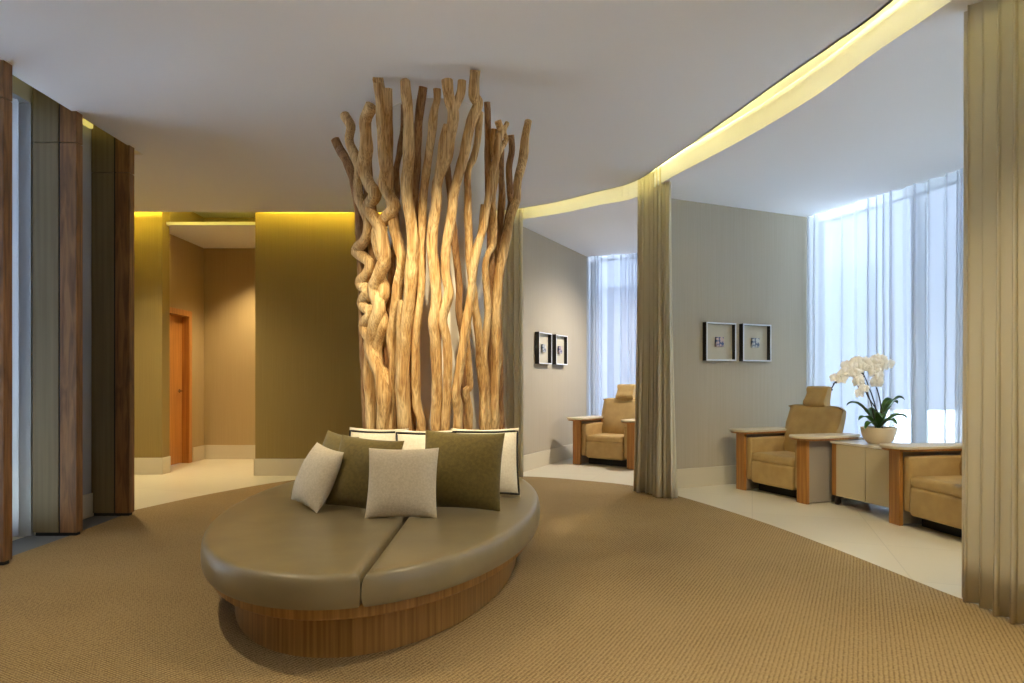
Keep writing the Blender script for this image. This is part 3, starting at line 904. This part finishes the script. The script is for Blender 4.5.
# ------------------------------------------------------------------ recliners
def rbox(x0, x1, y0, y1, z0, z1): return MB().box(x0, x1, y0, y1, z0, z1)
def make_recliner(label, loc, rz, group):
    t = thing('recliner', label, 'recliner', loc, rz, group)
    rbox(-.33, .33, -.28, .34, 0.0, 0.09).build('base', M['black'], t, bevel=.004)
    for s in (-1, 1):
        a, b = sorted((s * .365, s * .49))
        rbox(a, b, -.45, -.415, 0, .615).build('arm_post', M['arm_wood'], t, bevel=.004)
        a, b = sorted((s * .375, s * .488))
        rbox(a, b, -.415, .33, 0.01, .612).build('arm_side', M['taupe'], t, bevel=.004)
        a, b = sorted((s * .295, s * .376))
        rbox(a, b, -.415, .36, .12, .575).build('arm_pad', M['leather_tan'], t, bevel=.025, segs=4)
        # paddle shaped arm top
        out = []
        K = 14
        cx = s * .43
        for k in range(K + 1):            # rounded front end, wider
            a = math.pi + math.pi * k / K
            out.append((cx + .165 * math.cos(a), -.41 + .12 * math.sin(a)))
        for k in range(K + 1):
            a = math.pi * k / K
            out.append((cx + .125 * math.cos(a), .14 + .11 * math.sin(a)))
        ins = [(cx + (x - cx) * .93, -.07 + (y + .07) * .965) for x, y in out]
        at = MB().prism(ins, .612, .630).build('arm_top', M['arm_wood'], t, bevel=.004)
        MB().prism(out, .630, .654).build('arm_inlay', M['arm_top'], at, bevel=.006)
    # seat: front flap and cushion
    rbox(-.29, .29, -.43, -.30, .10, .335).build('leg_rest', M['leather_tan'], t, bevel=.03, segs=4)
    mb = rbox(-.29, .29, -.425, .22, .325, .42)
    mb.build('seat', M['leather_tan'], t, bevel=.035, segs=5)
    rbox(-.29, .29, -.29, .30, .12, .32).build('seat_box', M['leather_tan'], t, bevel=.01)
    # backrest leaning back
    mb = MB()
    prof = [(.02, .40), (.01, .50), (.045, .60), (.09, .72), (.13, .84), (.155, .905), (.18, .925), (.22, .92), (.255, .89), (.25, .84), (.22, .70), (.20, .55), (.19, .40)]
    n_ = len(prof); vs = []; fs = []
    K = 16
    for i in range(K + 1):
        u = -1 + 2 * i / K
        for y, z in prof:
            e = abs(u) ** 6
            w = .315 + .035 * max(0, min(1, (z - .58) / .12))
            vs.append((u * w, y + .035 * u * u * 0 + e * .03 * (1 if y < .17 else -1), z - e * .02 * (1 if z > .8 else 0)))
    for i in range(K):
        for k in range(n_):
            k2 = (k + 1) % n_
            fs.append((i * n_ + k, i * n_ + k2, (i + 1) * n_ + k2, (i + 1) * n_ + k))
    fs.append(tuple(range(n_))); fs.append(tuple(K * n_ + k for k in range(n_))[::-1])
    mb.add(vs, fs).build('backrest', M['leather_tan'], t, smooth=60)
    # concave head pillow
    prof = [(.115, .905), (.085, .925), (.085, .965), (.115, 1.00), (.14, 1.05), (.145, 1.10), (.165, 1.125), (.20, 1.125), (.22, 1.10), (.215, 1.04), (.20, .96), (.19, .915)]
    n_ = len(prof); vs = []; fs = []
    for i in range(9):
        u = -1 + 2 * i / 8
        e = abs(u) ** 6
        cy = sum(p[0] for p in prof) / n_; cz = sum(p[1] for p in prof) / n_
        for y, z in prof:
            wz = .145 - .02 * (1 - abs((z - 1.02) / .11))
            vs.append((u * wz, .05 + cy + (y - cy) * (1 - .18 * e), cz + (z - cz) * (1 - .06 * e)))
    for i in range(8):
        for k in range(n_):
            k2 = (k + 1) % n_
            fs.append((i * n_ + k, i * n_ + k2, (i + 1) * n_ + k2, (i + 1) * n_ + k))
    fs.append(tuple(range(n_))); fs.append(tuple(8 * n_ + k for k in range(n_))[::-1])
    MB().add(vs, fs).build('headrest', M['leather_tan'], t, smooth=60)
    return t
RG = 'tan leather recliners in the alcoves'
rec = make_recliner('tan leather recliner under the pair of framed pictures, left of the orchid', (3.05, 6.93, 0), r_(-68), RG)
dup(rec, 'tan leather recliner alone in the far alcove, partly behind a drape', (1.52, 9.375, 0), r_(-38), RG)
dup(rec, 'nearest tan leather recliner, right of the orchid and cut off by the drape', (3.66, 5.09, 0), r_(-82), RG)

# ------------------------------------------------------------------ cabinet and orchid
cab = thing('side_cabinet', 'low cream two-door cabinet on castors between the two recliners', 'cabinet', (3.39, 6.02, 0), r_(-74))
rbox(-.41, .37, -.205, .22, .085, .583).build('body', M['arm_wood'], cab, bevel=.004)
for a, b in ((-.335, .012), (.018, .365)):
    rbox(a, b, -.222, -.205, .09, .579).build('door', M['cabinet'], cab, bevel=.002)
rbox(-.415, .375, -.225, .225, .583, .605).build('top', M['cab_top'], cab, bevel=.004)
for sx in (-1, 1):
    for sy in (-1, 1):
        c = MB().lathe([(.0, -.016), (.028, -.016), (.034, -.010), (.034, .010), (.028, .016), (.0, .016)], 18)
        c.v = [(sx * .33 - .02 + z, sy * .17 + x - .02, .035 + y) for x, y, z in c.v]
        c.box(sx * .33 - .042, sx * .33 + .002, sy * .17 - .03, sy * .17 + .03, .06, .086)
        c.build('castor', M['rubber'], cab, smooth=40)

orc = thing('potted_orchid', 'white orchid in a round cream bowl on the low cabinet', 'plant', (3.36, 6.05, .605))
orc.scale = (.92, .92, .98)
MB().lathe([(.07, 0), (.10, .008), (.135, .05), (.158, .11), (.162, .155), (.152, .158), (.148, .13)], 40).build('pot', M['pot'], orc, smooth=50)
MB().lathe([(.148, .128), (.10, .138), (.01, .142)], 24).build('mulch', M['soil'], orc, smooth=60)
def leaf_mesh(length, width, rise, droop, yaw, twist=0.0, x0=0, y0=0):
    vs, fs = [], []
    K = 14; J = 4
    for i in range(K + 1):
        t = i / K
        r = length * t * (1 - .12 * t)
        z = .135 + rise * math.sin(t * math.pi * .62) - droop * t ** 2.5
        w = width * math.sin(min(1, t * 1.6 + .12) * math.pi * .5) * (1 - t ** 4) ** .7
        for j in range(-J, J + 1):
            q = j / J
            sx = w * .5 * q
            fold = .22 * abs(q) * w
            a = yaw + twist * t
            vs.append((x0 + r * math.cos(yaw) - sx * math.sin(a), y0 + r * math.sin(yaw) + sx * math.cos(a), z + fold))
    W = 2 * J + 1
    for i in range(K):
        for j in range(W - 1):
            fs.append((i * W + j, i * W + j + 1, (i + 1) * W + j + 1, (i + 1) * W + j))
    return MB().add(vs, fs)
for (l, w, ri, dr_, yw, tw) in [(.34, .055, .26, .02, 170, .3), (.30, .05, .14, .04, 200, .2), (.25, .075, .28, .0, 20, .2), (.26, .085, .30, .0, -40, .3), (.30, .065, .16, .05, -15, .2), (.24, .07, .18, .05, 250, .2), (.22, .07, .2, .03, 100, .2), (.30, .05, .10, .08, 215, .2), (.24, .06, .12, .06, -70, .1), (.20, .08, .26, .0, -10, .4)]:
    leaf_mesh(l, w * 1.5, ri, dr_, r_(yw), tw).build('leaf', M['leaf'], orc, smooth=180, solid=.003)
def stem_path(pts): return spline(pts, 8)
# image plane of the orchid: right in the photo is about +x, so the sprays spread along x
stems = [
 [(.0, .01, .14), (-.01, .01, .35), (-.02, .0, .55), (-.07, -.02, .66), (-.16, -.03, .71), (-.29, -.04, .66), (-.42, -.05, .52)],
 [(-.03, .0, .14), (-.05, .0, .35), (-.04, .02, .58), (-.04, .02, .70), (-.11, .0, .76), (-.17, -.04, .68), (-.16, -.07, .48)],
 [(.04, .0, .14), (.0, .02, .3), (-.05, .02, .46), (-.05, .03, .62), (-.03, .03, .74), (.03, .0, .72), (.05, -.05, .56)],
 [(.05, .02, .14), (.06, .02, .4), (.07, .03, .62), (.08, .03, .72), (.11, .01, .76), (.17, -.01, .72)],
]
stems = [[(x - (.10 * max(0, min(1, (z - .3) / .3))) , y, z) for x, y, z in s] for s in stems]
for s in stems:
    MB().tube(stem_path(s), .006, 7).build('stem', M['stem'], orc, smooth=80)
def flower_mesh():
    mb = MB()
    def petal(ang, L, W, cup, tilt=0.0):
        vs, fs = [], []
        K = 6; J = 3
        for i in range(K + 1):
            t = i / K
            w = W * math.sin(math.pi * (0.12 + .80 * t)) ** .8
            for j in range(-J, J + 1):
                q = j / J
                x = w * .5 * q; y = L * t
                z = cup * math.sin(t * 2.4) - .15 * W * q * q + tilt * t
                ca, sa = math.cos(ang), math.sin(ang)
                vs.append((x * ca - y * sa, x * sa + y * ca, z))
        W_ = 2 * J + 1
        for i in range(K):
            for j in range(W_ - 1):
                fs.append((i * W_ + j, i * W_ + j + 1, (i + 1) * W_ + j + 1, (i + 1) * W_ + j))
        mb.add(vs, fs)
    for a in (0, 125, 235):
        petal(math.radians(a), .046, .030, .006)
    for a in (70, 290):
        petal(math.radians(a), .050, .056, .012)
    petal(math.radians(180), .026, .020, .016, .012)
    mb.lathe([(.004, .0), (.006, .006), (.003, .014)], 8)
    return mb
fm = None
rnd = random.Random(5)
spots = []
for si, (s, lo, hi, cnt) in enumerate(zip(stems, (.60, .60, .60, .56), (.93, 1.0, 1.0, 1.0), (9, 10, 9, 9))):
    path = stem_path(s)
    for k in range(cnt):
        t = lo + (hi - lo) * k / (cnt - 1)
        p = Vector(path[min(int(t * (len(path) - 1)), len(path) - 1)])
        for side in ((-1, 1) if k % 2 else (1,)):
            q = p + Vector((rnd.uniform(-.022, .022), -.02 + rnd.uniform(-.025, .015), side * .02 + rnd.uniform(-.02, .02)))
            spots.append((q, rnd))
for i, (q, _) in enumerate(spots):
    dirv = Vector((rnd.uniform(-.7, .3), -1, rnd.uniform(-.5, .15)))
    rot = dirv.to_track_quat('Z', 'Y').to_euler()
    if fm is None:
        fm = flower_mesh().build('flower', M['petal'], orc, smooth=180)
        o = fm
    else:
        o = fm.copy(); COL.objects.link(o); o.parent = orc
    o.location = q; o.rotation_euler = rot
    sc = rnd.uniform(1.0, 1.3); o.scale = (sc, sc, sc)
for k in range(5):
    t = .86 + .14 * k / 4
    path = stem_path(stems[0]); p = path[min(int(t * (len(path) - 1)), len(path) - 1)]
    MB().lathe([(.003, -.010), (.008, -.004), (.008, .004), (.003, .011)], 10, (p[0], p[1] - .01, p[2] + (.012 if k % 2 else -.012))).build('bud', M['stem'], orc, smooth=80)

# ------------------------------------------------------------------ framed shadow boxes
def frame(label, c, e, art, group):
    """c: plan point on the wall under the frame's middle, e: direction along the wall to the right"""
    rz = math.atan2(e[1], e[0])
    t = thing('picture_frame', label, 'picture', (c[0], c[1], 1.62), rz, group)
    s, dpt, w = .215, .062, .016
    mb = MB()
    mb.box(-s, -s + w, -dpt, -.001, -s, s).box(s - w, s, -dpt, -.001, -s, s)
    mb.box(-s + w, s - w, -dpt, -.001, -s, -s + w).box(-s + w, s - w, -dpt, -.001, s - w, s)
    mb.build('frame', M['frame_black'], t)
    mb = MB(); y0, y1 = -dpt - .004, -dpt
    mb.box(-s, -s + w, y0, y1, -s, s).box(s - w, s, y0, y1, -s, s)
    mb.box(-s + w, s - w, y0, y1, -s, -s + w).box(-s + w, s - w, y0, y1, s - w, s)
    q = mb.build('front_rim', M['frame_silver'], t, bevel=.0015)
    q['label'] = 'silver white front rim'
    MB().box(-s + w, s - w, -.012, -.002, -s + w, s - w).build('mount', M['mount'], t)
    MB().box(-.055, .055, -.045, -.012, -.055, .055).build('artwork', art, t, bevel=.006)
    return t
e2 = Vector((1, .45)).normalized()
def onw2(px):
    k = (px - 512) / F
    X = k * (7.2 - .45 * 1.7 - .0) / (1 - .45 * k)
    return w2(X)
FG = 'shadow box pictures on the alcove walls'
frame('left shadow box picture of the pair above the nearer recliner, reddish and blue mosaic', onw2(717.6), e2, M['tile_blue'], FG)
frame('right shadow box picture of the pair above the nearer recliner, grey blue mosaic', onw2(753.3), e2, M['tile_grey'], FG)
e1 = (Vector(W1b) - Vector(W1a)).normalized()
def onw1(px):
    k = (px - 512) / F
    A = Vector(W1a)
    s = (k * A.y - A.x) / (e1.x - k * e1.y)
    return tuple(A + e1 * s)
frame('left shadow box picture in the far alcove, next to the driftwood', onw1(541.5), e1, M['tile_grey'], FG)
frame('right shadow box picture in the far alcove, nearer the window', onw1(558), e1, M['tile_blue'], FG)
